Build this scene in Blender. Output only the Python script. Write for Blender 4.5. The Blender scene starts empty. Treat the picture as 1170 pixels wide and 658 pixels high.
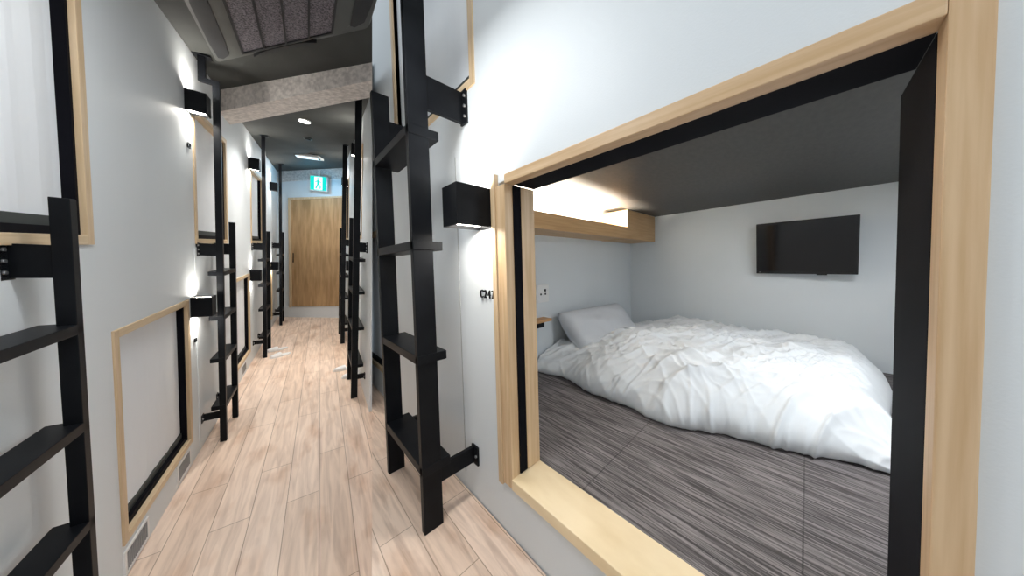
import bpy, bmesh, math, random
from mathutils import Matrix, Vector, noise
random.seed(4)
scene = bpy.context.scene
COL = scene.collection
# ------------------------------------------------------------------ frames
MR = Matrix(((0.71605449, -0.69762205, -0.02427848), (0.04441492, 0.01082306, 0.99895454), (0.69662994, 0.71638421, -0.03873473)))
ML = Matrix(((0.78462088, -0.61659981, 0.06461223), (-0.00499863, 0.09792230, 0.99518151), (0.61995571, 0.78116317, -0.07374973)))
CAM = Vector((0, 0, 1.35))
A3 = (MR.transposed() @ ML)
LF = Matrix.Translation(CAM - A3 @ Vector((0, 0, 1.62))) @ A3.to_4x4()      # the long corridor (it is not square to the front bunk)
RF = Matrix.Identity(4)                                                     # the front bunk
SEAM_N = Vector((-0.969, 0.230, 0.041))
def ceil_z(x, y): return 2.78 + .03*y + .22*(x + .709)

# ------------------------------------------------------------------ materials
def new_mat(name, col, rough=.6, metal=0., spec=.5):
    m = bpy.data.materials.new(name); m.use_nodes = True
    b = m.node_tree.nodes['Principled BSDF']
    b.inputs['Base Color'].default_value = (*col, 1); b.inputs['Roughness'].default_value = rough
    b.inputs['Metallic'].default_value = metal; b.inputs['Specular IOR Level'].default_value = spec
    return m, m.node_tree.nodes, m.node_tree.links, b
def noisy(name, c1, c2, scale=(8, 8, 8), detail=4, rough=.6, bump=0., bscale=60, metal=0., nscale=1., spec=.5):
    m, N, Lk, b = new_mat(name, c1, rough, metal, spec)
    tc = N.new('ShaderNodeTexCoord'); mp = N.new('ShaderNodeMapping'); mp.inputs['Scale'].default_value = scale
    nz = N.new('ShaderNodeTexNoise'); nz.inputs['Detail'].default_value = detail; nz.inputs['Scale'].default_value = nscale
    cr = N.new('ShaderNodeValToRGB'); cr.color_ramp.elements[0].color = (*c1, 1); cr.color_ramp.elements[1].color = (*c2, 1)
    cr.color_ramp.elements[0].position = .35; cr.color_ramp.elements[1].position = .65
    Lk.new(tc.outputs['Object'], mp.inputs[0]); Lk.new(mp.outputs[0], nz.inputs['Vector']); Lk.new(nz.outputs['Fac'], cr.inputs[0]); Lk.new(cr.outputs[0], b.inputs['Base Color'])
    if bump:
        n2 = N.new('ShaderNodeTexNoise'); n2.inputs['Scale'].default_value = bscale
        bp = N.new('ShaderNodeBump'); bp.inputs['Strength'].default_value = bump; bp.inputs['Distance'].default_value = .004
        Lk.new(tc.outputs['Object'], n2.inputs['Vector']); Lk.new(n2.outputs['Fac'], bp.inputs['Height']); Lk.new(bp.outputs[0], b.inputs['Normal'])
    return m
def emis(name, col, s):
    m = bpy.data.materials.new(name); m.use_nodes = True; N = m.node_tree.nodes
    N.clear(); e = N.new('ShaderNodeEmission'); e.inputs[0].default_value = (*col, 1); e.inputs[1].default_value = s
    o = N.new('ShaderNodeOutputMaterial'); m.node_tree.links.new(e.outputs[0], o.inputs[0]); return m
def plank(name):
    m, N, Lk, b = new_mat(name, (.6, .45, .36), .42)
    tc = N.new('ShaderNodeTexCoord'); mp = N.new('ShaderNodeMapping'); mp.inputs['Rotation'].default_value = (0, 0, math.pi/2)
    br = N.new('ShaderNodeTexBrick'); br.inputs['Scale'].default_value = 1; br.inputs['Brick Width'].default_value = 1.05; br.inputs['Row Height'].default_value = .158
    br.inputs['Mortar Size'].default_value = .0022; br.inputs['Mortar'].default_value = (.42, .30, .22, 1); br.offset = .37
    br.inputs['Color1'].default_value = (.74, .575, .46, 1); br.inputs['Color2'].default_value = (.82, .66, .55, 1); br.inputs['Bias'].default_value = 0
    Lk.new(tc.outputs['Object'], mp.inputs[0]); Lk.new(mp.outputs[0], br.inputs['Vector'])
    m2 = N.new('ShaderNodeMapping'); m2.inputs['Scale'].default_value = (26, 2.2, 1)
    nz = N.new('ShaderNodeTexNoise'); nz.inputs['Scale'].default_value = 1; nz.inputs['Detail'].default_value = 7; nz.inputs['Distortion'].default_value = 1.2
    Lk.new(tc.outputs['Object'], m2.inputs[0]); Lk.new(m2.outputs[0], nz.inputs['Vector'])
    cr = N.new('ShaderNodeValToRGB'); cr.color_ramp.elements[0].color = (.80, .74, .70, 1); cr.color_ramp.elements[1].color = (1.12, 1.1, 1.08, 1)
    cr.color_ramp.elements[0].position = .28; cr.color_ramp.elements[1].position = .62; Lk.new(nz.outputs['Fac'], cr.inputs[0])
    m3 = N.new('ShaderNodeMapping'); m3.inputs['Scale'].default_value = (7, 3, 1)
    n3 = N.new('ShaderNodeTexNoise'); n3.inputs['Scale'].default_value = 1; n3.inputs['Detail'].default_value = 3
    Lk.new(tc.outputs['Object'], m3.inputs[0]); Lk.new(m3.outputs[0], n3.inputs['Vector'])
    c3 = N.new('ShaderNodeValToRGB'); c3.color_ramp.elements[0].color = (.80, .70, .62, 1); c3.color_ramp.elements[1].color = (1, 1, 1, 1)
    c3.color_ramp.elements[0].position = .27; c3.color_ramp.elements[1].position = .47; Lk.new(n3.outputs['Fac'], c3.inputs[0])
    def mul(a, bb):
        x = N.new('ShaderNodeMix'); x.data_type = 'RGBA'; x.blend_type = 'MULTIPLY'; x.inputs[0].default_value = 1
        Lk.new(a, x.inputs[6]); Lk.new(bb, x.inputs[7]); return x.outputs[2]
    Lk.new(mul(mul(br.outputs['Color'], cr.outputs[0]), c3.outputs[0]), b.inputs['Base Color'])
    return m
def carpet(name):
    m, N, Lk, b = new_mat(name, (.1, .09, .09), .85)
    tc = N.new('ShaderNodeTexCoord')
    def nz(sc, det):
        mp = N.new('ShaderNodeMapping'); mp.inputs['Scale'].default_value = sc; n = N.new('ShaderNodeTexNoise'); n.inputs['Scale'].default_value = 1; n.inputs['Detail'].default_value = det
        Lk.new(tc.outputs['Object'], mp.inputs[0]); Lk.new(mp.outputs[0], n.inputs['Vector']); return n.outputs['Fac']
    cr = N.new('ShaderNodeValToRGB'); e = cr.color_ramp.elements
    e[0].position = .40; e[0].color = (.060, .052, .050, 1); e[1].position = .64; e[1].color = (.27, .24, .235, 1)
    Lk.new(nz((170, 4.5, 1), 3), cr.inputs[0])
    br = N.new('ShaderNodeTexBrick'); br.inputs['Scale'].default_value = 1; br.inputs['Brick Width'].default_value = .72; br.inputs['Row Height'].default_value = .72; br.offset = .5
    br.inputs['Mortar Size'].default_value = .003; br.inputs['Mortar'].default_value = (.55, .55, .55, 1); br.inputs['Color1'].default_value = (1, 1, 1, 1); br.inputs['Color2'].default_value = (.86, .86, .88, 1)
    Lk.new(tc.outputs['Object'], br.inputs['Vector'])
    x = N.new('ShaderNodeMix'); x.data_type = 'RGBA'; x.blend_type = 'MULTIPLY'; x.inputs[0].default_value = 1
    Lk.new(cr.outputs[0], x.inputs[6]); Lk.new(br.outputs['Color'], x.inputs[7]); Lk.new(x.outputs[2], b.inputs['Base Color'])
    bp = N.new('ShaderNodeBump'); bp.inputs['Strength'].default_value = .5; bp.inputs['Distance'].default_value = .004
    Lk.new(nz((95, 120, 1), 1), bp.inputs['Height']); Lk.new(bp.outputs[0], b.inputs['Normal'])
    return m
def wood(name, c1, c2, axis, rough=.45, s=55):
    sc = [s, s, s]; sc[axis] = 2.5
    return noisy(name, c1, c2, tuple(sc), 5, rough)
M = dict(
    wall=noisy('white_plaster', (.70, .735, .755), (.72, .755, .775), (2, 2, 2), 2, .55, .10, 180),
    screen=noisy('white_roll_fabric', (.78, .80, .83), (.82, .84, .86), (3, 3, .6), 3, .8, .05, 300),
    metal=noisy('black_painted_steel', (.004, .0045, .006), (.008, .009, .011), (6, 6, 6), 3, .42, spec=.14),
    black=noisy('black_guide_plastic', (.003, .003, .005), (.005, .005, .008), (6, 6, 6), 3, .7, spec=.08),
    railcloth=noisy('dark_green_grey_rail', (.035, .042, .040), (.045, .052, .05), (6, 6, 6), 3, .6),
    oak_z=wood('oak_upright', (.56, .37, .20), (.68, .49, .30), 2),
    oak_y=wood('oak_lengthwise', (.56, .37, .20), (.68, .49, .30), 1),
    oak_x=wood('oak_crosswise', (.50, .30, .135), (.60, .385, .19), 0),
    pale_y=wood('pale_wood_lengthwise', (.60, .44, .26), (.72, .56, .37), 1),
    pale_z=wood('pale_wood_upright', (.56, .40, .23), (.68, .51, .33), 2),
    sill=noisy('butcher_block_pine', (.80, .62, .37), (.90, .73, .48), (9, 4, 9), 4, .35),
    door=wood('door_oak_veneer', (.36, .215, .095), (.52, .33, .165), 2, .5, 20),
    dark=noisy('dark_grey_ceiling', (.030, .032, .030), (.040, .042, .039), (4, 4, 4), 3, .8, .1, 150),
    bunkceil=noisy('charcoal_ceiling_panel', (.052, .050, .046), (.066, .062, .057), (18, 40, 10), 3, .6, .02, 90),
    beam=noisy('mottled_pinkish_stone', (.46, .42, .40), (.72, .67, .63), (30, 30, 30), 7, .7),
    floor=plank('oak_plank_floor'), carpet=carpet('striped_carpet_tile'),
    duvet=noisy('white_cotton', (.80, .825, .84), (.84, .86, .875), (3, 3, 3), 2, .85, .06, 260),
    pillow=noisy('grey_white_cotton', (.66, .68, .71), (.70, .72, .75), (3, 3, 3), 2, .85, .06, 260),
    tv=new_mat('tv_case', (.008, .008, .008), .25)[0], glass=new_mat('tv_screen_glass', (.004, .004, .005), .07)[0],
    ac=noisy('dark_grey_plastic', (.055, .060, .058), (.07, .075, .072), (5, 5, 5), 2, .38),
    ac2=noisy('charcoal_flap', (.022, .023, .026), (.03, .031, .034), (5, 5, 5), 2, .5, spec=.2),
    grille=noisy('speckled_air_filter', (.015, .013, .017), (.20, .18, .21), (120, 120, 120), 2, .6),
    vent=noisy('grey_vent_slats', (.30, .30, .30), (.36, .36, .36), (5, 5, 5), 2, .5),
    ventd=new_mat('vent_cavity', (.06, .06, .06), .8)[0],
    plastic=new_mat('white_plastic', (.80, .80, .79), .4)[0],
    slipper=noisy('white_terry', (.80, .79, .78), (.86, .85, .84), (20, 20, 20), 2, .9),
    lampglow=emis('lamp_opening', (1, .94, .84), 22), led=emis('led_strip', (1, .80, .50), 14),
    down=emis('downlight_glow', (1, .95, .88), 10), exitg=emis('exit_green', (.01, .70, .60), 1.2), exitw=emis('exit_white', (.75, 1, .92), 1.5),
    strip=emis('emergency_tube', (.75, .9, 1), 1.5), bolt=new_mat('bolt_steel', (.65, .65, .66), .3, .9)[0], wood_edge=new_mat('orange_wood', (.62, .33, .14), .5)[0])

# ------------------------------------------------------------------ mesh builder
class B:
    def __init__(s): s.bm = bmesh.new()
    def box(s, x0, x1, y0, y1, z0, z1, rot=None, bev=0.):
        c = Vector(((x0+x1)/2, (y0+y1)/2, (z0+z1)/2)); m = Matrix.Translation(c)
        if rot is not None: m = m @ rot
        r = bmesh.ops.create_cube(s.bm, size=1, matrix=m @ Matrix.Diagonal((abs(x1-x0), abs(y1-y0), abs(z1-z0), 1)))
        if bev:
            es = {e for v in r['verts'] for e in v.link_edges}
            bmesh.ops.bevel(s.bm, geom=list(es), offset=bev, segments=2, profile=.6, affect='EDGES')
        return s
    def cyl(s, c, r, d, axis='Z', n=24):
        m = Matrix.Translation(c)
        if axis == 'X': m = m @ Matrix.Rotation(math.pi/2, 4, 'Y')
        if axis == 'Y': m = m @ Matrix.Rotation(math.pi/2, 4, 'X')
        bmesh.ops.create_cone(s.bm, cap_ends=True, segments=n, radius1=r, radius2=r, depth=d, matrix=m); return s
    def prism(s, bot, top):
        a = [s.bm.verts.new(p) for p in bot]; b = [s.bm.verts.new(p) for p in top]; n = len(a)
        s.bm.faces.new(a[::-1]); s.bm.faces.new(b)
        for i in range(n): s.bm.faces.new((a[i], a[(i+1) % n], b[(i+1) % n], b[i]))
        return s
    def build(s, name, mat, parent=None, mw=None, loc=None, smooth=False, cut=None):
        bmesh.ops.recalc_face_normals(s.bm, faces=s.bm.faces)
        if cut is not None:      # trim a wall or floor where the two parts of the building meet
            w = mw if mw is not None else RF
            inv = w.inverted(); n = (w.to_3x3().transposed() @ SEAM_N).normalized(); co = inv @ CAM
            co = co + n * cut[1]
            bmesh.ops.bisect_plane(s.bm, geom=s.bm.verts[:]+s.bm.edges[:]+s.bm.faces[:], plane_co=co, plane_no=n, clear_inner=cut[0] == 'left', clear_outer=cut[0] == 'right')
            bd = [e for e in s.bm.edges if e.is_boundary]
            if bd: bmesh.ops.holes_fill(s.bm, edges=bd, sides=0)
            bmesh.ops.recalc_face_normals(s.bm, faces=s.bm.faces)
        me = bpy.data.meshes.new(name); s.bm.to_mesh(me); s.bm.free(); me.materials.append(mat)
        if smooth:
            for p in me.polygons: p.use_smooth = True
        o = bpy.data.objects.new(name, me); COL.objects.link(o)
        if parent is not None: o.parent = parent
        if mw is not None and parent is None: o.matrix_world = mw
        if loc is not None: o.location = loc
        return o
def thing(name, label, cat, F, loc, rz=0, group=None):
    o = bpy.data.objects.new(name, None); o.empty_display_size = .1; COL.objects.link(o)
    o.matrix_world = F @ Matrix.Translation(loc) @ Matrix.Rotation(rz, 4, 'Z')
    o['label'] = label; o['category'] = cat
    if group: o['group'] = group
    return o
def tag(o, label, cat, group=None):
    o['label'] = label; o['category'] = cat
    if group: o['group'] = group
    return o
def struct(o, label=None):
    o['kind'] = 'structure'
    if label: o['label'] = label
    return o
def dup(root, F, loc, label, rz=0):
    r = root.copy(); COL.objects.link(r); r.matrix_world = F @ Matrix.Translation(loc) @ Matrix.Rotation(rz, 4, 'Z'); r['label'] = label
    for ch in list(root.children):
        c = ch.copy(); COL.objects.link(c); c.parent = r
        for g in ch.children:
            d = g.copy(); COL.objects.link(d); d.parent = c
    return r
def text_mesh(name, s, size, mat, parent, m, depth=.003):
    cu = bpy.data.curves.new(name, 'FONT'); cu.body = s; cu.size = size; cu.extrude = depth; cu.align_x = 'CENTER'; cu.align_y = 'CENTER'; cu.space_character = 1.0; cu.offset = size*.004
    t = bpy.data.objects.new(name, cu); COL.objects.link(t); dg = bpy.context.evaluated_depsgraph_get()
    me = bpy.data.meshes.new_from_object(t.evaluated_get(dg)); bpy.data.objects.remove(t); bpy.data.curves.remove(cu)
    me.materials.clear(); me.materials.append(mat); me.transform(m)
    o = bpy.data.objects.new(name, me); COL.objects.link(o); o.parent = parent; return o

def holed_wall(b, x0, x1, y0, y1, z0, z1, holes):
    ys = sorted({y0, y1, *[v for h in holes for v in (h[0], h[1]) if y0 < v < y1]}); zs = sorted({z0, z1, *[v for h in holes for v in (h[2], h[3]) if z0 < v < z1]})
    keep = lambda i, j: not any(h[0]-1e-6 <= ys[i] and ys[i+1] <= h[1]+1e-6 and h[2]-1e-6 <= zs[j] and zs[j+1] <= h[3]+1e-6 for h in holes)
    V = {}
    def v(x, i, j):
        k = (x, i, j)
        if k not in V: V[k] = b.bm.verts.new((x, ys[i], zs[j]))
        return V[k]
    ny, nz_ = len(ys)-1, len(zs)-1; K = [[keep(i, j) for j in range(nz_)] for i in range(ny)]
    on = lambda i, j: 0 <= i < ny and 0 <= j < nz_ and K[i][j]
    for i in range(ny):
        for j in range(nz_):
            if not K[i][j]: continue
            for x in (x0, x1): b.bm.faces.new((v(x, i, j), v(x, i+1, j), v(x, i+1, j+1), v(x, i, j+1)))
            if not on(i-1, j): b.bm.faces.new((v(x0, i, j), v(x1, i, j), v(x1, i, j+1), v(x0, i, j+1)))
            if not on(i+1, j): b.bm.faces.new((v(x0, i+1, j), v(x1, i+1, j), v(x1, i+1, j+1), v(x0, i+1, j+1)))
            if not on(i, j-1): b.bm.faces.new((v(x0, i, j), v(x1, i, j), v(x1, i+1, j), v(x0, i+1, j)))
            if not on(i, j+1): b.bm.faces.new((v(x0, i, j+1), v(x1, i, j+1), v(x1, i+1, j+1), v(x0, i+1, j+1)))
    return b

# ------------------------------------------------------------------ the long corridor: setting
XW, XR = -.709, .38
UP = [(1.06 + 1.955*i, 1.905 + 1.955*i) for i in range(4)]          # upper berth openings, outer edges of the wood
LO = [(2.0 + 1.985*i - (.02 if i else 0), 2.845 + 1.985*i) for i in range(3)]
UZ, LZ = (1.555, 2.52), (.17, 1.18)
holesL = [(a+.02, b-.02, UZ[0]+.02, UZ[1]-.02) for a, b in UP[:3]] + [(a+.02, b-.02, LZ[0]+.02, LZ[1]-.02) for a, b in LO]
struct(holed_wall(B(), XW-.08, XW, -.9, 8.0, -.02, 3.3, holesL).build('wall_left', M['wall'], mw=LF), 'white corridor wall on the left with two tiers of wood-framed berths')
UPR = [(3.78, 4.6), (5.7, 6.35)]; LOR = [(4.55, 5.4)]
holesR = [(a+.02, b-.02, 1.72, 2.78) for a, b in UPR] + [(a+.02, b-.02, .19, 1.2) for a, b in LOR]
struct(holed_wall(B(), XR, XR+.075, 2.9, 7.4, -.02, 3.4, holesR).build('wall_right', M['wall'], mw=LF, cut=('left', 0)), 'white right-hand corridor wall beyond the front bunk')
f = B(); f.box(-.85, 1.2, -1.2, 8.2, -.12, 0); struct(f.build('floor', M['floor'], mw=LF, cut=('left', 0)), 'oak plank floor of the long corridor')
c = B(); P = [(-.80, -.6), (1.4, -.6), (1.4, 8.2), (-.80, 8.2)]
c.prism([(x, y, ceil_z(x, y)) for x, y in P], [(x, y, ceil_z(x, y)+.1) for x, y in P]); struct(c.build('ceiling', M['dark'], mw=LF, cut=('left', 0)), 'dark grey corridor ceiling')
yf = lambda x: 3.64 - 1.018*(x + .675)
c = B(); P = [(-.74, yf(-.74)), (.55, yf(.55)), (.55, yf(.55)+.38), (-.74, yf(-.74)+.36)]
c.prism([(x, y, ceil_z(x, y)-(.185 if x < 0 else .125)) for x, y in P], [(x, y, ceil_z(x, y)+.02) for x, y in P]); struct(c.build('trim_1', M['beam'], mw=LF, cut=('left', 0)), 'mottled stone-look beam crossing the ceiling')
# end wall
EF = LF @ Matrix.Translation((-.5, 7.6, 0)) @ Matrix.Rotation(math.atan2(-.5, 1), 4, 'Z')     # local x along the wall, -y towards the corridor
struct(B().box(-.5, 1.5, 0, .12, -.1, 3.5).build('wall_end', M['wall'], mw=EF), 'white wall closing the corridor')
struct(B().prism([(-.4, -.03, 2.77), (1.3, -.03, 3.08), (1.3, -.03, 3.45), (-.4, -.03, 3.2)], [(-.4, .01, 2.77), (1.3, .01, 3.08), (1.3, .01, 3.45), (-.4, .01, 3.2)]).build('trim_2', M['beam'], mw=EF), 'mottled band above the end door')
def quadprism(pts, y0, y1): return B().prism([(s, y0, z) for s, z in pts], [(s, y1, z) for s, z in pts])
dr = bpy.data.objects.new('door_1', None); COL.objects.link(dr); dr.matrix_world = EF @ Matrix.Translation((.5, 0, .22)); struct(dr, 'oak veneer sliding door at the end of the corridor')
D = [(-.455, .01), (.53, .05), (.53, 2.40), (-.47, 2.24)]
quadprism(D, -.035, -.002).build('door_panel', M['door'], dr)
fr = B()
for p in ([(-.50, -.01), (-.455, .01), (-.47, 2.24), (-.52, 2.28)], [(-.52, 2.28), (-.47, 2.24), (.53, 2.40), (.58, 2.44)], [(.53, .05), (.58, .05), (.58, 2.44), (.53, 2.40)]):
    fr.prism([(s, -.05, z) for s, z in p], [(s, -.002, z) for s, z in p])
fr.build('door_frame', M['pale_z'], dr)
B().box(-.44, -.425, -.042, -.034, .95, 1.15).build('door_handle', M['metal'], dr)
struct(quadprism([(-.14, 0), (1.15, 0), (1.15, .27), (-.14, .235)], -.02, 0).build('baseboard_end', M['wall'], mw=EF), 'white kick board beneath the end door')

# ------------------------------------------------------------------ berth screens
def berth(name, label, F, side, x, y0, y1, z0, z1, group, wd=.036, cut=None, t=.008, inner=.013):
    # side=+1: the wall's face looks towards +x. frame outer edges y0..y1, z0..z1
    loc = Vector((x, (y0+y1)/2, z0)); o = thing(name, label, 'screen', F, loc, 0, group)
    h = (y1-y0)/2; H = z1-z0; s = side; xa, xb = -s*.055, s*t
    kw = dict(parent=o)
    def bx(a, b2, c0, c1, d0, d1, bev=.002):
        return B().box(min(a, b2), max(a, b2), c0, c1, d0, d1, bev=bev)
    bx(xa, xb, -h, -h+wd, 0, H).build('frame_side', M['pale_z'], o); bx(xa, xb, h-wd, h, 0, H).build('frame_side', M['pale_z'], o)
    bx(xa, xb, -h+wd, h-wd, 0, wd).build('frame_sill', M['pale_y'], o); bx(xa, xb, -h+wd, h-wd, H-wd, H).build('frame_top', M['pale_y'], o)
    far = h-wd
    bx(-s*.05, -s*.008, far-inner, far, wd, H-wd, 0).build('screen_guide', M['black'], o)
    bx(-s*.05, -s*.012, -far, far-inner, wd, wd+.028, 0).build('bottom_rail', M['black'], o)
    bx(-s*.048, -s*.030, -far, far-inner, wd+.028, wd+.062, 0).build('rail_sleeve', M['railcloth'], o)
    g = B(); n = 24
    for i in range(n):       # gently rippled hanging cloth
        ya = -far + (2*far-inner)*i/n; yb = -far + (2*far-inner)*(i+1)/n
        wa, wb = .0015*math.sin(i*1.7)+.001*math.sin(i*.6), .0015*math.sin((i+1)*1.7)+.001*math.sin((i+1)*.6)
        q = [(-s*(.036+wa), ya), (-s*(.036+wb), yb), (-s*(.039+wb), yb), (-s*(.039+wa), ya)]
        g.prism([(a, b2, wd+.06) for a, b2 in q], [(a, b2, H-wd) for a, b2 in q])
    g.build('screen_cloth', M['screen'], o, smooth=False)
    return o
nm = ['nearest', 'second', 'third', 'fourth']
GU, GLo = 'upper berth screens on the left wall', 'lower berth screens on the left wall'
ulab = ['large white upper berth screen cut by the left edge, above the nearest ladder', 'white upper berth screen beside the full-height ladder pole with the bent top', 'narrow white upper berth screen above the second ladder from the far end on the left', '']
for i in range(3): berth('berth_screen', ulab[i], LF, 1, XW, UP[i][0], UP[i][1], UZ[0], UZ[1], GU)
llab = ['white lower berth screen with floor vents under it, nearest on the left wall', 'white lower berth screen behind the second left ladder', 'slim far lower berth screen on the left wall near the end door']
for i in range(3): berth('berth_screen', llab[i], LF, 1, XW, LO[i][0], LO[i][1], LZ[0], LZ[1], GLo)
berth('berth_screen', 'narrow upper berth screen on the corridor right wall, beside the nearer right lamp', LF, -1, XR, UPR[0][0], UPR[0][1], 1.70, 2.80, 'upper berth screens on the far right wall')
berth('berth_screen', 'far upper berth screen on the corridor right wall, behind the right ladder', LF, -1, XR, UPR[1][0], UPR[1][1], 1.70, 2.80, 'upper berth screens on the far right wall')
berth('berth_screen', 'far lower berth screen on the corridor right wall, behind the right ladder', LF, -1, XR, LOR[0][0], LOR[0][1], .17, 1.22, 'lower berth screens on the far right wall')

# ------------------------------------------------------------------ ladders
def ladder(label, F, loc, s, wall, y_long, y_short, bar, gap, z_long, z_short, treads, zb, hb, zlow, hlow, tdepth, jog=None, plate=True, tback=.04, rzs=0., group='black steel ladders to the upper berths'):
    """local x points to the wall (distance gap from the bar centre); wall=+1 when the wall is at +x"""
    o = thing('ladder', label, 'ladder', F, loc, 0, group)
    if rzs: o.matrix_world = o.matrix_world @ Matrix.Rotation(rzs, 4, 'Y')
    t = max(.03, bar*.36); w = wall
    for y, z1, lg in ((y_long, z_long, True), (y_short, z_short, False)):
        p = B()
        if lg and jog:
            jx, jz = jog
            p.box(-bar/2, bar/2, y-t/2, y+t/2, 0, jz, bev=.002*s)
            p.box(min(0, jx)-bar/2, bar/2, y-t/2, y+t/2, jz, jz+.03, bev=.001); p.box(jx-bar/2, jx+bar/2, y-t/2, y+t/2, jz+.03, z1, bev=.002*s)
            pt = y
        else:
            p.box(-bar/2, bar/2, y-t/2, y+t/2, 0, z1, bev=.002*s); pt = y
        po = p.build('rail', M['metal'], o)
        if lg and plate:
            px_ = jog[0] if jog else 0; q = B().box(px_-.045*s, px_+.045*s, pt-.03*s, pt+.03*s, z1-.010, z1); q.build('ceiling_plate', M['metal'], po)
        for z0, hh, nb in ((zb, hb, 3), (zlow, hlow, 1)):
            x1 = w*gap; br = B().box(min(w*bar/2, x1), max(w*bar/2, x1), y-t*.3, y+t*.3, z0, z0+hh)
            br.box(min(x1, x1-w*.008*s), max(x1, x1-w*.008*s), y-.035*s, y+t*.4, z0-.006*s, z0+hh+.006*s)
            bo = br.build('bracket', M['metal'], o)
            for k in range(nb):
                zz = z0+hh*(k+.5)/nb
                B().cyl((x1-w*.010*s, y-.025*s, zz), .0055*s, .006*s, 'X', 10).build('bolt', M['bolt'], bo)
    for z in treads:
        xa, xb = -w*bar*.5, w*(bar/2+tback)
        B().box(min(xa, xb), max(xa, xb), min(y_long, y_short)-t*.6, max(y_long, y_short)+t*.45, z-.02*s, z+.012*s, bev=.002*s).build('tread', M['metal'], o)
    return o
TR = [.29, .67, 1.0, 1.34]
# base at (bar x, 0): rails at y
ladder('black steel ladder with wide treads, nearest on the left, cut by the left edge', LF, (-.622, 1.17, 0), 1, -1, 0, .38, .036, .095, ceil_z(-.622, 1.17), 1.705, [.28, .63, .975, 1.30], 1.46, .10, .2, .05, .1, tback=.042)
ladder('black steel ladder with bent top rail, second on the left wall', LF, (-.600, 3.06, 0), 1, -1, 0, .37, .036, .109, ceil_z(-.666, 3.06), 1.745, TR, 1.47, .09, .2, .05, .1, jog=(-.066, 2.70), tback=.042)
ladder('black steel ladder, third on the left, above the white slippers', LF, (-.594, 5.04, 0), 1, -1, 0, .36, .038, .115, ceil_z(-.594, 5.04), 1.735, TR, 1.47, .09, .2, .05, .1, tback=.042)
ladder('black steel ladder farthest away on the left, beside the end door', LF, (-.594, 6.88, 0), 1, -1, 0, .34, .040, .115, ceil_z(-.594, 6.88), 1.78, TR, 1.47, .09, .2, .05, .1, tback=.042)
ladder('black steel ladder on the right of the corridor, nearer one, by the right slippers', LF, (.285, 3.28, 0), 1, 1, 0, .5, .058, .095, ceil_z(.285, 3.28), 1.93, [.35, .75, 1.13, 1.47], 1.55, .10, .2, .05, .1, tback=.05)
ladder('farther black ladder on the right corridor side, in front of the end door', LF, (.285, 5.25, 0), 1, 1, 0, .6, .058, .095, ceil_z(.285, 5.25), 1.9, [.33, .75, 1.1, 1.45], 1.60, .10, .2, .05, .1, tback=.05)
ladder('large black steel ladder fixed to the wall beside the open bunk', RF, (.545, 1.35, 0), 1.4, 1, 0, .575, .10, .261, 4.15, 2.47, [.33, .90, 1.47, 2.03], 2.15, .165, .22, .09, .16, tback=.05, plate=True)

# ------------------------------------------------------------------ wall lamps
def wall_lamp(label, F, loc, side, s, group, watts, dims=None):
    o = thing('wall_lamp', label, 'lamp', F, loc, 0, group); a, w, h, t = *(dims or (.1*s, .1*s, .14*s)), .006*s
    x0, x1 = (0, a) if side > 0 else (-a, 0)
    b = B(); b.box(x0, x1, -w/2, -w/2+t, 0, h).box(x0, x1, w/2-t, w/2, 0, h)
    b.box(x1-t if side > 0 else x0, x1 if side > 0 else x0+t, -w/2+t, w/2-t, 0, h).box(x0 if side > 0 else x1-t, x0+t if side > 0 else x1, -w/2+t, w/2-t, 0, h)
    b.build('lamp_shade', M['metal'], o)
    B().box(x0+t, x1-t, -w/2+t, w/2-t, .012*s, .028*s).build('lamp_diffuser', M['lampglow'], o)
    B().box(x0+t, x1-t, -w/2+t, w/2-t, h-.028*s, h-.012*s).build('lamp_diffuser', M['lampglow'], o)
    for k, (zz, rx) in enumerate(((-.003, 0), (h+.003, math.pi))):
        ld = bpy.data.lights.new('lamp_bulb', 'AREA'); ld.shape = 'SQUARE'; ld.size = a*.8; ld.energy = watts; ld.color = (1, .95, .87); ld.spread = math.radians(160)
        lo = bpy.data.objects.new('lamp_bulb', ld); COL.objects.link(lo); lo.parent = o; lo.location = ((x0+x1)/2, 0, zz); lo.rotation_euler = (rx, 0, 0)
    return o
GL = 'black box wall lamps'
wall_lamp('black box wall lamp high on the left wall, nearest', LF, (XW, 2.94, 2.44), 1, .95, GL, 1.7)
wall_lamp('low black box wall lamp at the top corner of the nearest lower screen', LF, (XW, 2.94, 1.045), 1, 1, GL, .9)
wall_lamp('black box wall lamp high on the left wall, middle of three', LF, (XW, 4.90, 2.47), 1, 1, GL, 1.6)
wall_lamp('black box wall lamp low on the left wall, behind the third ladder', LF, (XW, 4.92, 1.08), 1, 1, GL, .9)
wall_lamp('black box wall lamp high on the left wall, farthest', LF, (XW, 6.66, 2.48), 1, 1, GL, 1.6)
wall_lamp('small black box wall lamp low on the left wall, farthest', LF, (XW, 6.72, 1.08), 1, 1, GL, .9)
wall_lamp('black box wall lamp high on the far right wall, nearer of two', LF, (XR, 4.05, 2.70), -1, 1, GL, 1.2)
wall_lamp('black box wall lamp high on the far right wall, farther of two', LF, (XR, 6.0, 2.66), -1, 1, GL, 1.2)
wall_lamp('black box wall lamp low on the far right wall', LF, (XR, 4.6, 1.25), -1, 1, GL, .6)
wall_lamp('large black box wall lamp glowing beside the open bunk frame', RF, (.806, 1.159, 1.547), -1, 1.47, GL, 2.4, (.203, .137, .187))

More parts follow.
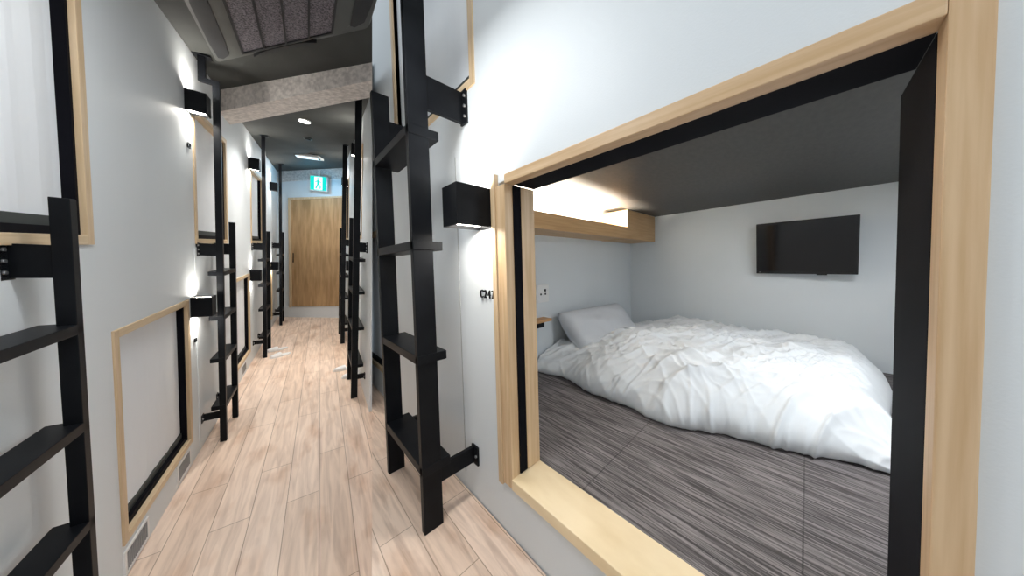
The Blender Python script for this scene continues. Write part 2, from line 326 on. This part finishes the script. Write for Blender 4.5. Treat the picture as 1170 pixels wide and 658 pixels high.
# ------------------------------------------------------------------ berth numbers
def number(label, F, loc, side, s, size):
    o = thing('berth_number', label, 'sign', F, loc); rz = math.pi/2 if side > 0 else -math.pi/2
    for i, ch in enumerate(s):
        y = (i-(len(s)-1)/2)*size*.56*(1 if side > 0 else -1)
        m = Matrix.Translation((side*.006, y, 0)) @ Matrix.Rotation(rz, 4, 'Z') @ Matrix.Rotation(math.pi/2, 4, 'X') @ Matrix.Diagonal((.78, 1, 1, 1))
        text_mesh('digit' if ch.isdigit() else 'letter', ch, size, M['metal'], o, m, .0035)
    return o
number('black raised number C247 on the wall beside the open bunk', RF, (.806, 1.163, 1.207), -1, 'C247', .060)
number('tiny black berth number high on the left wall under the lamp', LF, (XW, 2.93, 2.215), 1, 'C2', .05)
number('tiny black berth number low on the left wall beside the nearest lower screen', LF, (XW, 2.95, .865), 1, 'C1', .04)

# ------------------------------------------------------------------ floor vents
def vent(label, y0, y1, z0, z1):
    o = thing('floor_vent', label, 'vent', LF, (XW, (y0+y1)/2, z0), 0, 'vents at the foot of the left wall'); h = (y1-y0)/2; H = z1-z0
    b = B(); b.box(0, .006, -h, h, 0, .012).box(0, .006, -h, h, H-.012, H).box(0, .006, -h, -h+.015, .012, H-.012).box(0, .006, h-.015, h, .012, H-.012); b.build('vent_frame', M['plastic'], o)
    B().box(.0005, .002, -h+.015, h-.015, .012, H-.012).build('vent_cavity', M['ventd'], o)
    b = B(); n = 13
    for k in range(n):
        y = -h+.02+(2*h-.04)*k/(n-1); b.box(.002, .0055, y-.0028, y+.0028, .012, H-.012)
    b.build('vent_slats', M['vent'], o)
vent('slatted vent near the floor under the near corner of the nearest lower screen', 2.0, 2.22, .02, .135)
vent('slatted vent near the floor under the far corner of the nearest lower screen', 2.58, 2.80, .03, .15)
vent('slatted vent near the floor under the second lower screen', 4.35, 4.58, .03, .15)
struct(B().box(0, .004, 0, .43, 0, 1.50).build('trim_3', M['wall'], mw=LF @ Matrix.Translation((XW, 2.99, .03))), 'thin wall panel behind the second left ladder')

# ------------------------------------------------------------------ ceiling things
O0 = Vector((-.608, 3.10)); U = Vector((.85, -.92)); V = Vector((.03, -.98))
ac = thing('air_conditioner', 'dark grey ceiling cassette air conditioner at the top of the corridor', 'air conditioner', LF, (-.17, 2.15, ceil_z(-.17, 2.15)))
def acp(u, v, d):
    p = O0 + U*u + V*v; return (p.x+.17, p.y-2.15, ceil_z(p.x, p.y)-d-ceil_z(-.17, 2.15))
def acpanel(name, uv, d0, d1, mat, par=None, taper=0):
    cu = sum(a for a, _ in uv)/len(uv); cv = sum(b for _, b in uv)/len(uv)
    return B().prism([acp(cu+(a-cu)*(1-taper), cv+(b-cv)*(1-taper), d1) for a, b in uv], [acp(a, b, d0) for a, b in uv]).build(name, mat, par or ac)
def rrect(u0, u1, v0, v1, r, n=6):
    out = []
    for cx, cy, a0 in ((u1-r, v1-r, 0), (u0+r, v1-r, 90), (u0+r, v0+r, 180), (u1-r, v0+r, 270)):
        for i in range(n+1):
            a = math.radians(a0+90*i/n); out.append((cx+r*math.cos(a), cy+r*math.sin(a)))
    return out
acpanel('outer_panel', rrect(0, 1, 0, 1, .03), 0, .022, M['ac'], taper=.02)
acpanel('inner_panel', rrect(.10, .90, .045, .955, .12), .022, .042, M['ac'], taper=.05)
gr = acpanel('intake_grille', rrect(.21, .77, .11, .80, .01), .042, .046, M['grille'])
b = B()
for k in range(5):
    u = .21+.56*k/4
    b.prism([acp(u-.006, .11, .046), acp(u+.006, .11, .046), acp(u+.006, .80, .046), acp(u-.006, .80, .046)], [acp(u-.006, .11, .054), acp(u+.006, .11, .054), acp(u+.006, .80, .054), acp(u-.006, .80, .054)])
for v in (.105, .80): b.prism([acp(.205, v-.008, .046), acp(.775, v-.008, .046), acp(.775, v+.008, .046), acp(.205, v+.008, .046)], [acp(.205, v-.008, .054), acp(.775, v-.008, .054), acp(.775, v+.008, .054), acp(.205, v+.008, .054)])
b.build('grille_bars', M['ac2'], gr)
acpanel('air_flap', [(.045, .12), (.075, .09), (.12, .12), (.13, .30), (.13, .70), (.12, .86), (.06, .86), (.04, .7), (.035, .3)], .022, .05, M['ac2'])
acpanel('air_flap', [(.87, .14), (.9, .11), (.95, .14), (.965, .3), (.965, .7), (.95, .86), (.89, .86), (.87, .7)], .022, .05, M['ac2'])
acpanel('air_flap', [(.27, .015), (.68, .015), (.60, .055), (.55, .065), (.38, .065), (.33, .055)], .022, .045, M['ac2'])
acpanel('air_flap', [(.27, .985), (.68, .985), (.60, .945), (.33, .945)], .022, .045, M['ac2'])
def ceil_at(x, y): return (x, y, ceil_z(x, y))
o = thing('ceiling_downlight', 'round lit downlight recessed in the dark far ceiling', 'light', LF, ceil_at(-.16, 4.26))
B().cyl((0, 0, -.006), .062, .012).build('trim_ring', M['plastic'], o); B().cyl((0, 0, -.013), .05, .004).build('lens', M['down'], o)
o = thing('smoke_detector', 'small dark round detector behind the downlight on the ceiling', 'detector', LF, ceil_at(-.15, 5.0))
B().cyl((0, 0, -.008), .05, .016).build('base', M['ac'], o); B().cyl((0, 0, -.022), .032, .014).build('sensor', M['ac2'], o)
o = thing('emergency_light', 'white rectangular emergency light on the far dark ceiling', 'light', LF, ceil_at(-.185, 6.1), math.atan2(-.27, .32)*.6)
B().box(-.2, .2, -.09, .09, -.035, 0, bev=.006).build('housing', M['plastic'], o); B().box(-.15, .15, -.055, .055, -.042, -.034).build('diffuser', M['strip'], o)
for sx in (-.17, .17): B().cyl((sx, 0, -.04), .016, .012).build('spot_lens', M['ac2'], o)
# exit sign: green box with the running figure in a doorway
ex = thing('exit_sign', 'green lit emergency exit sign hanging above the end door', 'sign', EF, (.57, -.10, 2.69))
B().box(-.155, .155, -.03, .03, 0, .30, bev=.004).build('housing', M['plastic'], ex)
B().box(-.145, .145, -.034, -.029, .01, .29).build('sign_face', M['exitg'], ex)
B().box(-.07, .075, -.038, -.033, .02, .275).build('doorway_symbol', M['exitw'], ex)
r = B(); r.cyl((.0, -.0405, .235), .019, .004, 'Y', 14); r.box(-.018, .018, -.0425, -.0385, .13, .21)
for (x0, z0, x1, z1, w) in ((0, .14, .045, .075, .022), (0, .14, -.04, .04, .022), (.01, .2, .05, .16, .014), (-.01, .2, -.05, .165, .014), (.045, .075, .03, .04, .018)):
    dx, dz = x1-x0, z1-z0; L_ = math.hypot(dx, dz); a = math.atan2(dz, dx)
    r.box((x0+x1)/2-L_/2, (x0+x1)/2+L_/2, -.0425, -.0385, (z0+z1)/2-w/2, (z0+z1)/2+w/2, rot=Matrix.Rotation(-a, 4, 'Y'))
r.build('running_figure', M['exitg'], ex)
B().box(-.01, .01, -.01, .01, .30, .42).build('hanger', M['plastic'], ex)
# slippers
def slipper(label, x, y, rz):
    o = thing('slipper', label, 'slipper', LF, (x, y, 0), rz, 'white slippers on the floor')
    n = 20; pts = [(.048*math.cos(2*math.pi*k/n)*(1+.12*math.sin(2*math.pi*k/n)), .125*math.sin(2*math.pi*k/n)) for k in range(n)]
    B().prism([(a, b2, 0) for a, b2 in pts], [(a*.97, b2*.98, .016) for a, b2 in pts]).build('sole', M['slipper'], o)
    b = B(); bm = b.bm; rows = []
    for i in range(9):
        y_ = .0+.115*i/8; hw = .05*math.sqrt(max(.02, 1-(y_/.125)**2)); hh = .045*(1-.5*(i/8)**1.5); row = []
        for k in range(9):
            a = math.pi*k/8; row.append(bm.verts.new((hw*math.cos(a), y_, .012+hh*math.sin(a))))
        rows.append(row)
    for i in range(8):
        for k in range(8): bm.faces.new((rows[i][k], rows[i][k+1], rows[i+1][k+1], rows[i+1][k]))
    u_ = b.build('upper', M['slipper'], o, smooth=True); md = u_.modifiers.new('s', 'SOLIDIFY'); md.thickness = .006
slipper('white slipper left on the plank floor by the third left ladder, front one', -.44, 5.02, 2.2)
slipper('white slipper behind its mate by the third left ladder', -.50, 5.32, 2.0)
slipper('white slipper under the right corridor ladder, nearer the middle of the floor', .255, 4.12, 1.7)
slipper('white slipper under the right corridor ladder, nearer the wall', .325, 3.86, 1.75)

# ------------------------------------------------------------------ the front bunk: setting
WX = .806
NO = (-.152-.02, 1.05-.0, .29, 1.755)       # hole for the near opening
UO = (1.222, 2.45, 2.312, 3.75); FO = (2.63, 3.85, .26, 1.755)
hr = [(NO[0], NO[1], NO[2], NO[3]), (UO[0]+.02, UO[1]-.02, UO[2]+.02, UO[3]-.02), (FO[0]+.02, FO[1]-.02, FO[2]+.02, FO[3]-.02)]
struct(holed_wall(B(), WX, WX+.085, -1.9, 4.2, -.3, 4.2, hr).build('wall_bunk', M['wall'], mw=RF, cut=('right', 0)), 'white wall around the open bunk')
f = B(); f.box(-1.6, .80, -2.0, 4.2, -.10, 0); struct(f.build('floor_front', M['floor'], mw=RF, cut=('right', 0)), 'oak plank floor in front of the open bunk')
struct(B().box(-1.6, .80, -2.0, 4.2, 4.15, 4.25).build('ceiling_front', M['dark'], mw=RF, cut=('right', 0)), 'high ceiling in front of the open bunk')
XB, YF, YN, ZF, ZC = 3.96, 1.90, -.95, .30, 2.01
struct(B().box(.90, XB+.1, YF, YF+.1, .2, 2.3).build('wall_bunk_head', M['wall'], mw=RF), 'bunk wall behind the pillow')
struct(B().box(XB, XB+.1, YN, YF, .2, 2.3).build('wall_bunk_back', M['wall'], mw=RF), 'bunk back wall carrying the television')
struct(B().box(.90, XB+.1, YN-.1, YN, .2, 2.3).build('wall_bunk_foot', M['wall'], mw=RF), 'bunk wall at the foot of the bed')
struct(B().box(.80+.086, XB, YN, YF, .18, ZF).build('floor_bunk', M['carpet'], mw=RF), 'dark striped carpet on the bunk floor')
struct(B().box(.893, XB, YN, 1.53, ZC, ZC+.08).build('ceiling_bunk', M['bunkceil'], mw=RF), 'charcoal bunk ceiling')
struct(B().box(.893, XB, 1.53, YF, ZC+.06, ZC+.12).build('ceiling_cove', M['wall'], mw=RF), 'white lit cove ceiling')
struct(B().box(0, .0035, 0, .004, 0, 1.9).build('trim_4', M['vent'], mw=RF @ Matrix.Translation((WX-.0035, 1.452, 0.1))), 'fine vertical joint in the wall beside the ladder')

# opening frame
of = thing('bunk_opening_frame', 'large oak frame around the open bunk with black screen guides', 'frame', RF, (WX, .45, .27))
def fb(x0, x1, y0, y1, z0, z1, bev=.003): return B().box(x0-WX, x1-WX, y0-.45, y1-.45, z0-.27, z1-.27, bev=bev)
fb(.789, .84, .985, 1.052, .27, 1.735).build('far_jamb', M['oak_z'], of)
fb(.781, .83, 1.052, 1.085, .26, 1.795).build('casing_strip', M['pale_z'], of)
fb(.84, .885, .978, 1.052, .325, 1.735, 0).build('screen_guide', M['black'], of)
fb(.885, .972, .975, 1.052, .325, 1.735).build('inner_post', M['oak_z'], of)
fb(.789, .84, -.152, .985, 1.735, 1.778).build('header', M['oak_y'], of)
fb(.84, .972, -.152, .975, 1.737, 1.775, 0).build('roller_slot', M['black'], of)
fb(.789, .84, -.194, -.152, .27, 1.778).build('near_jamb', M['oak_z'], of)
fb(.842, 1.10, -.19, -.152, .32, 1.735, 0).build('screen_guide', M['black'], of)
fb(.785, .975, -.152, .985, .27, .322).build('sill', M['sill'], of)

berth('berth_screen', 'large white upper berth screen above the black ladder bracket, top centre', RF, -1, WX, UO[0], UO[1], UO[2], UO[3], 'berth screens on the near right wall', wd=.045, inner=.0)
# far lower berth: its far end disappears behind the wall end
bo = thing('berth_screen', 'white lower berth screen behind the large black ladder, cut off by the wall end', 'screen', RF, (WX, 3.0, .26), 0, 'berth screens on the near right wall')
def cutpart(name, mat, x0, x1, y0, y1, z0, z1):
    b = B().box(x0, x1, y0, y1, z0, z1); o = b.build(name, mat, mw=RF, cut=('right', 0)); o.data.transform(Matrix.Translation((-WX, -3.0, -.26))); o.matrix_world = Matrix.Identity(4); o.parent = bo; return o
cutpart('frame_side', M['pale_z'], WX-.012, WX+.055, 2.62, 2.665, .26, 1.755)
cutpart('frame_top', M['pale_y'], WX-.012, WX+.055, 2.665, 3.83, 1.71, 1.755)
cutpart('frame_sill', M['pale_y'], WX-.012, WX+.055, 2.665, 3.83, .26, .305)
cutpart('bottom_rail', M['black'], WX+.01, WX+.05, 2.665, 3.83, .305, .35)
cutpart('screen_cloth', M['screen'], WX+.036, WX+.042, 2.665, 3.83, .35, 1.71)

# cove valance over the bed head
va = thing('light_valance', 'oak valance box hiding the warm light strip above the pillow', 'valance', RF, (.98, 1.55, 1.65))
def vb(x0, x1, y0, y1, z0, z1, bev=.002): return B().box(x0-.98, x1-.98, y0-1.55, y1-1.55, z0-1.65, z1-1.65, bev=bev)
vb(.90, 3.13, 1.53, 1.56, 1.655, 1.795).build('front_board', M['oak_x'], va)
vb(3.13, 3.955, 1.53, 1.895, 1.655, 2.008).build('end_box', M['oak_x'], va)
vb(.90, 3.13, 1.56, 1.895, 1.66, 1.68, 0).build('bottom_board', M['oak_x'], va)
vb(.95, 3.10, 1.60, 1.625, 1.68, 1.70, 0).build('light_strip', M['led'], va)
ld = bpy.data.lights.new('cove_light', 'AREA'); ld.shape = 'RECTANGLE'; ld.size = 2.1; ld.size_y = .06; ld.energy = 75; ld.color = (1, .90, .76)
lo = bpy.data.objects.new('cove_light', ld); COL.objects.link(lo); lo.parent = va; lo.location = (2.02-.98, 1.66-1.55, 1.72-1.65); lo.rotation_euler = (math.pi, 0, 0)

# television
tv = thing('television', 'black flat television mounted on the bunk back wall', 'television', RF, (3.90, .03, 1.19), 0)
tv.matrix_world = Matrix.Translation((3.85, .035, 1.205)) @ Matrix.Rotation(math.radians(-6.5), 4, 'Y') @ Matrix.Rotation(math.radians(-5), 4, 'Z')
b = B().box(-.02, .02, -.36, .36, 0, .54, bev=.006); b.build('casing', M['tv'], tv)
B().box(-.0215, -.0195, -.34, .34, .03, .515).build('screen', M['glass'], tv)
B().box(.02, .085, -.1, .1, .17, .37).build('wall_mount', M['metal'], tv)
B().box(-.024, -.018, -.17, -.10, -.008, .006).build('sensor_bar', M['tv'], tv)
text_mesh('maker_mark', '•', .03, M['bolt'], tv, Matrix.Translation((-.0222, .33, .015)) @ Matrix.Rotation(-math.pi/2, 4, 'Z') @ Matrix.Rotation(math.pi/2, 4, 'X'), .0005)

# switch plate and bedside shelf
sp = thing('switch_plate', 'white switch and socket plate on the bunk wall beside the oak post', 'switch', RF, (1.985, YF, .975), 0)
B().box(-.085, .085, -.012, 0, 0, .18, bev=.004).build('plate', M['plastic'], sp)
for x in (-.045, .02): B().cyl((x+.01, -.013, .085), .010, .004, 'Y', 14).build('socket', M['tv'], sp)
B().box(.018, .04, -.015, -.011, .11, .135).build('socket', M['tv'], sp)
sh = thing('bedside_shelf', 'small orange wooden shelf under the switch plate', 'shelf', RF, (1.90, YF, .80), 0)
B().box(-.14, .09, -.12, 0, 0, .025, bev=.003).build('board', M['wood_edge'], sh)  # even orange wood colour
B().box(-.10, .03, -.07, -.0, -.06, 0).build('bracket', M['metal'], sh)

# duvet
def ridge(n): return max(0., 1-abs(n)*3.2)**1.6
def fold(x, y):
    n1 = noise.noise(Vector((x*1.6+3, y*1.6, 0))); n2 = noise.noise(Vector((x*2.2, y*2.2+7, 3))); n3 = noise.noise(Vector((x*3.4, y*3.4, 11)))
    w = 0
    for k, (a, fu, fv, am) in enumerate(((.75, 5.5, 1.1, .040), (1.15, 8.0, 1.3, .030), (.35, 7.5, 1.5, .026), (-.5, 7.0, 1.6, .020), (.95, 15, 2.6, .014), (.2, 17, 3.0, .011), (-.9, 14, 3.0, .009))):
        ca, sa = math.cos(a), math.sin(a); u = x*ca+y*sa+.22*n1+.09*n2; v = -x*sa+y*ca+.12*n3
        msk = min(1, max(0, .55+1.6*noise.noise(Vector((x*1.7+k*5, y*1.7-k*3, k*2.3)))))
        w += 1.2*am*msk*ridge(noise.noise(Vector((u*fu, v*fv, k*7.7))))
    return w - .035 + .05*n1 + .03*n2 + .012*n3
def duvet():
    bm = bmesh.new(); NX, NY = 260, 300; top = []
    def front(t):     # front edge (x) along y
        return 1.83+.045*math.sin(t*9)+.02*math.sin(t*23+1)+.20*max(0, 1-t*2.4)**1.1
    ya, yb, xb = -.31, 1.87, 3.93
    for j in range(NY+1):
        t = j/NY; row = []
        for i in range(NX+1):
            s = i/NX
            x0 = front(t); foot = -.10*(s)-.06*math.sin(s*3.1) - .03*math.sin(s*11)
            x = x0+(xb-x0)*(s**1.15); y = (ya+foot)*(1-t)+yb*t
            ds = (x-x0); prof = max(0, 1-max(0, 1-ds/.55)**2.6)**.62; de = max(0, y-(ya+foot)); pe = max(0, 1-max(0, 1-de/.38)**2.4)**.6
            db = max(0, xb-x); pb = max(0, 1-max(0, 1-db/.30)**2.2)**.7*.72+.28
            h = .315 - .02*s + .05*math.exp(-((t-.62)/.22)**2) - .10*max(0, t-.6)/.4
            z = .012 + h*prof*pe*pb
            fo = fold(x, y); k = min(1, prof*1.1)*min(1, pe*1.1)
            z += fo*k
            # cloth bulges outward over the floor
            bul = .05*math.sin(math.pi*min(1, z/.3))*math.exp(-ds/.12); x -= bul + fo*.7*math.exp(-ds/.1)
            row.append(bm.verts.new((x, y, ZF+max(.004, z))))
        top.append(row)
    for j in range(NY):
        for i in range(NX): bm.faces.new((top[j][i], top[j][i+1], top[j+1][i+1], top[j+1][i]))
    # underside
    ring = [top[0][i] for i in range(NX+1)]+[top[j][NX] for j in range(1, NY+1)]+[top[NY][i] for i in range(NX-1, -1, -1)]+[top[j][0] for j in range(NY-1, 0, -1)]
    low = [bm.verts.new((v.co.x+(.05 if v.co.x < 2.4 else -.02), min(max(v.co.y, -.33), 1.83), ZF+.002)) for v in ring]; n = len(ring)
    for k in range(n): bm.faces.new((ring[k], ring[(k+1) % n], low[(k+1) % n], low[k]))
    bm.faces.new(low)
    b = B(); b.bm.free(); b.bm = bm
    return b
dv = duvet()
cen = Vector((2.9, .75, ZF)); bmesh.ops.translate(dv.bm, verts=dv.bm.verts[:], vec=-cen)
d = dv.build('duvet', M['duvet'], smooth=True, loc=cen); tag(d, 'rumpled white duvet spread over the bed on the striped bunk floor', 'duvet')
# pillow leaning on the head wall
def pillow():
    bm = bmesh.new(); n = 36; W_, H_, T_ = .60, .36, .15; g = {}
    for sd in (1, -1):
        for i in range(n+1):
            for j in range(n+1):
                u = -1+2*i/n; v = -1+2*j/n
                if sd < 0 and (i in (0, n) or j in (0, n)): g[sd, i, j] = g[1, i, j]; continue
                e = max(0, (1-u**4)*(1-v**4))**.42
                pin = 1-.07*(1-abs(u)**2)*abs(v)**3; pin2 = 1-.05*(1-abs(v)**2)*abs(u)**3
                wr = .007*noise.noise(Vector((u*5, v*5, sd*3)))+.006*math.sin(9*(u*.5+v)+3*noise.noise(Vector((u*2, v*2, 1))))*e
                g[sd, i, j] = bm.verts.new((u*W_*pin2, sd*(T_*e+wr*(1 if e > .05 else 0)), v*H_*pin))
    for sd in (1, -1):
        for i in range(n):
            for j in range(n): bm.faces.new((g[sd, i, j], g[sd, i+1, j], g[sd, i+1, j+1], g[sd, i, j+1]))
    b = B(); b.bm.free(); b.bm = bm; return b
pl = pillow().build('pillow', M['pillow'], smooth=True); tag(pl, 'pale grey-white pillow propped against the bunk head wall', 'pillow')
pl.matrix_world = Matrix.Translation((2.70, 1.585, .555)) @ Matrix.Rotation(math.radians(1.5), 4, 'Y') @ Matrix.Rotation(math.radians(-38), 4, 'X')

# ------------------------------------------------------------------ lights, world, camera
def area(name, F, loc, rot, size, watts, col, sy=None):
    ld = bpy.data.lights.new(name, 'AREA'); ld.size = size; ld.energy = watts; ld.color = col
    if sy: ld.shape = 'RECTANGLE'; ld.size_y = sy
    o = bpy.data.objects.new(name, ld); COL.objects.link(o); o.matrix_world = F @ Matrix.Translation(loc) @ rot; return o
RX = lambda a: Matrix.Rotation(math.radians(a), 4, 'X'); RY = lambda a: Matrix.Rotation(math.radians(a), 4, 'Y')
area('corridor_downlight_and_fill', LF, (-.16, 4.26, ceil_z(-.16, 4.26)-.03), RX(0), .1, 15, (1, .96, .90)).data.spread = math.radians(105)  # output of the round ceiling downlight
area('corridor_downlight_and_fill', LF, (-.1, 1.1, 2.75), RX(0), .4, 17, (.95, .98, 1))  # added fill over the near corridor, no fixture here
area('corridor_downlight_and_fill', LF, (-.13, 6.3, 2.95), RX(0), .3, 12, (1, .97, .93))  # added fill brightening the far end, no downlight here
area('front_fill_light', RF, (-.55, -1.1, 3.3), RX(35) @ RY(-28), 1.0, 20, (.93, .97, 1))  # unseen fill added behind the camera to brighten the bunk wall
area('bunk_fill_light', RF, (2.1, -.5, 1.98), RX(0), .5, 25, (.92, .96, 1))  # added fill inside the bunk, its ceiling has no lamp
eg = bpy.data.lights.new('exit_glow', 'POINT'); eg.energy = 5; eg.color = (.03, .55, 1); eg.shadow_soft_size = .05
eo = bpy.data.objects.new('exit_glow', eg); COL.objects.link(eo); eo.matrix_world = EF @ Matrix.Translation((.66, -.45, 2.80))
w = bpy.data.worlds.new('World'); scene.world = w; w.use_nodes = True
w.node_tree.nodes['Background'].inputs[0].default_value = (.86, .94, 1, 1); w.node_tree.nodes['Background'].inputs[1].default_value = .88
cam = bpy.data.cameras.new('camera'); co = bpy.data.objects.new('camera', cam); COL.objects.link(co); scene.camera = co
F_, PX, PY = 305.917, 608.245, 315.785
cam.sensor_fit = 'HORIZONTAL'; cam.sensor_width = 36; cam.lens = F_/1170*36; cam.shift_x = (585-PX)/1170; cam.shift_y = -(329-PY)/1170; cam.clip_start = .02
co.matrix_world = Matrix.Translation(CAM) @ Matrix((MR[0], MR[1], -MR[2])).transposed().to_4x4()
scene.view_settings.view_transform = 'Standard'; scene.view_settings.look = 'None'; scene.view_settings.gamma = 1; scene.view_settings.exposure = 0
scene.view_settings.use_curve_mapping = False
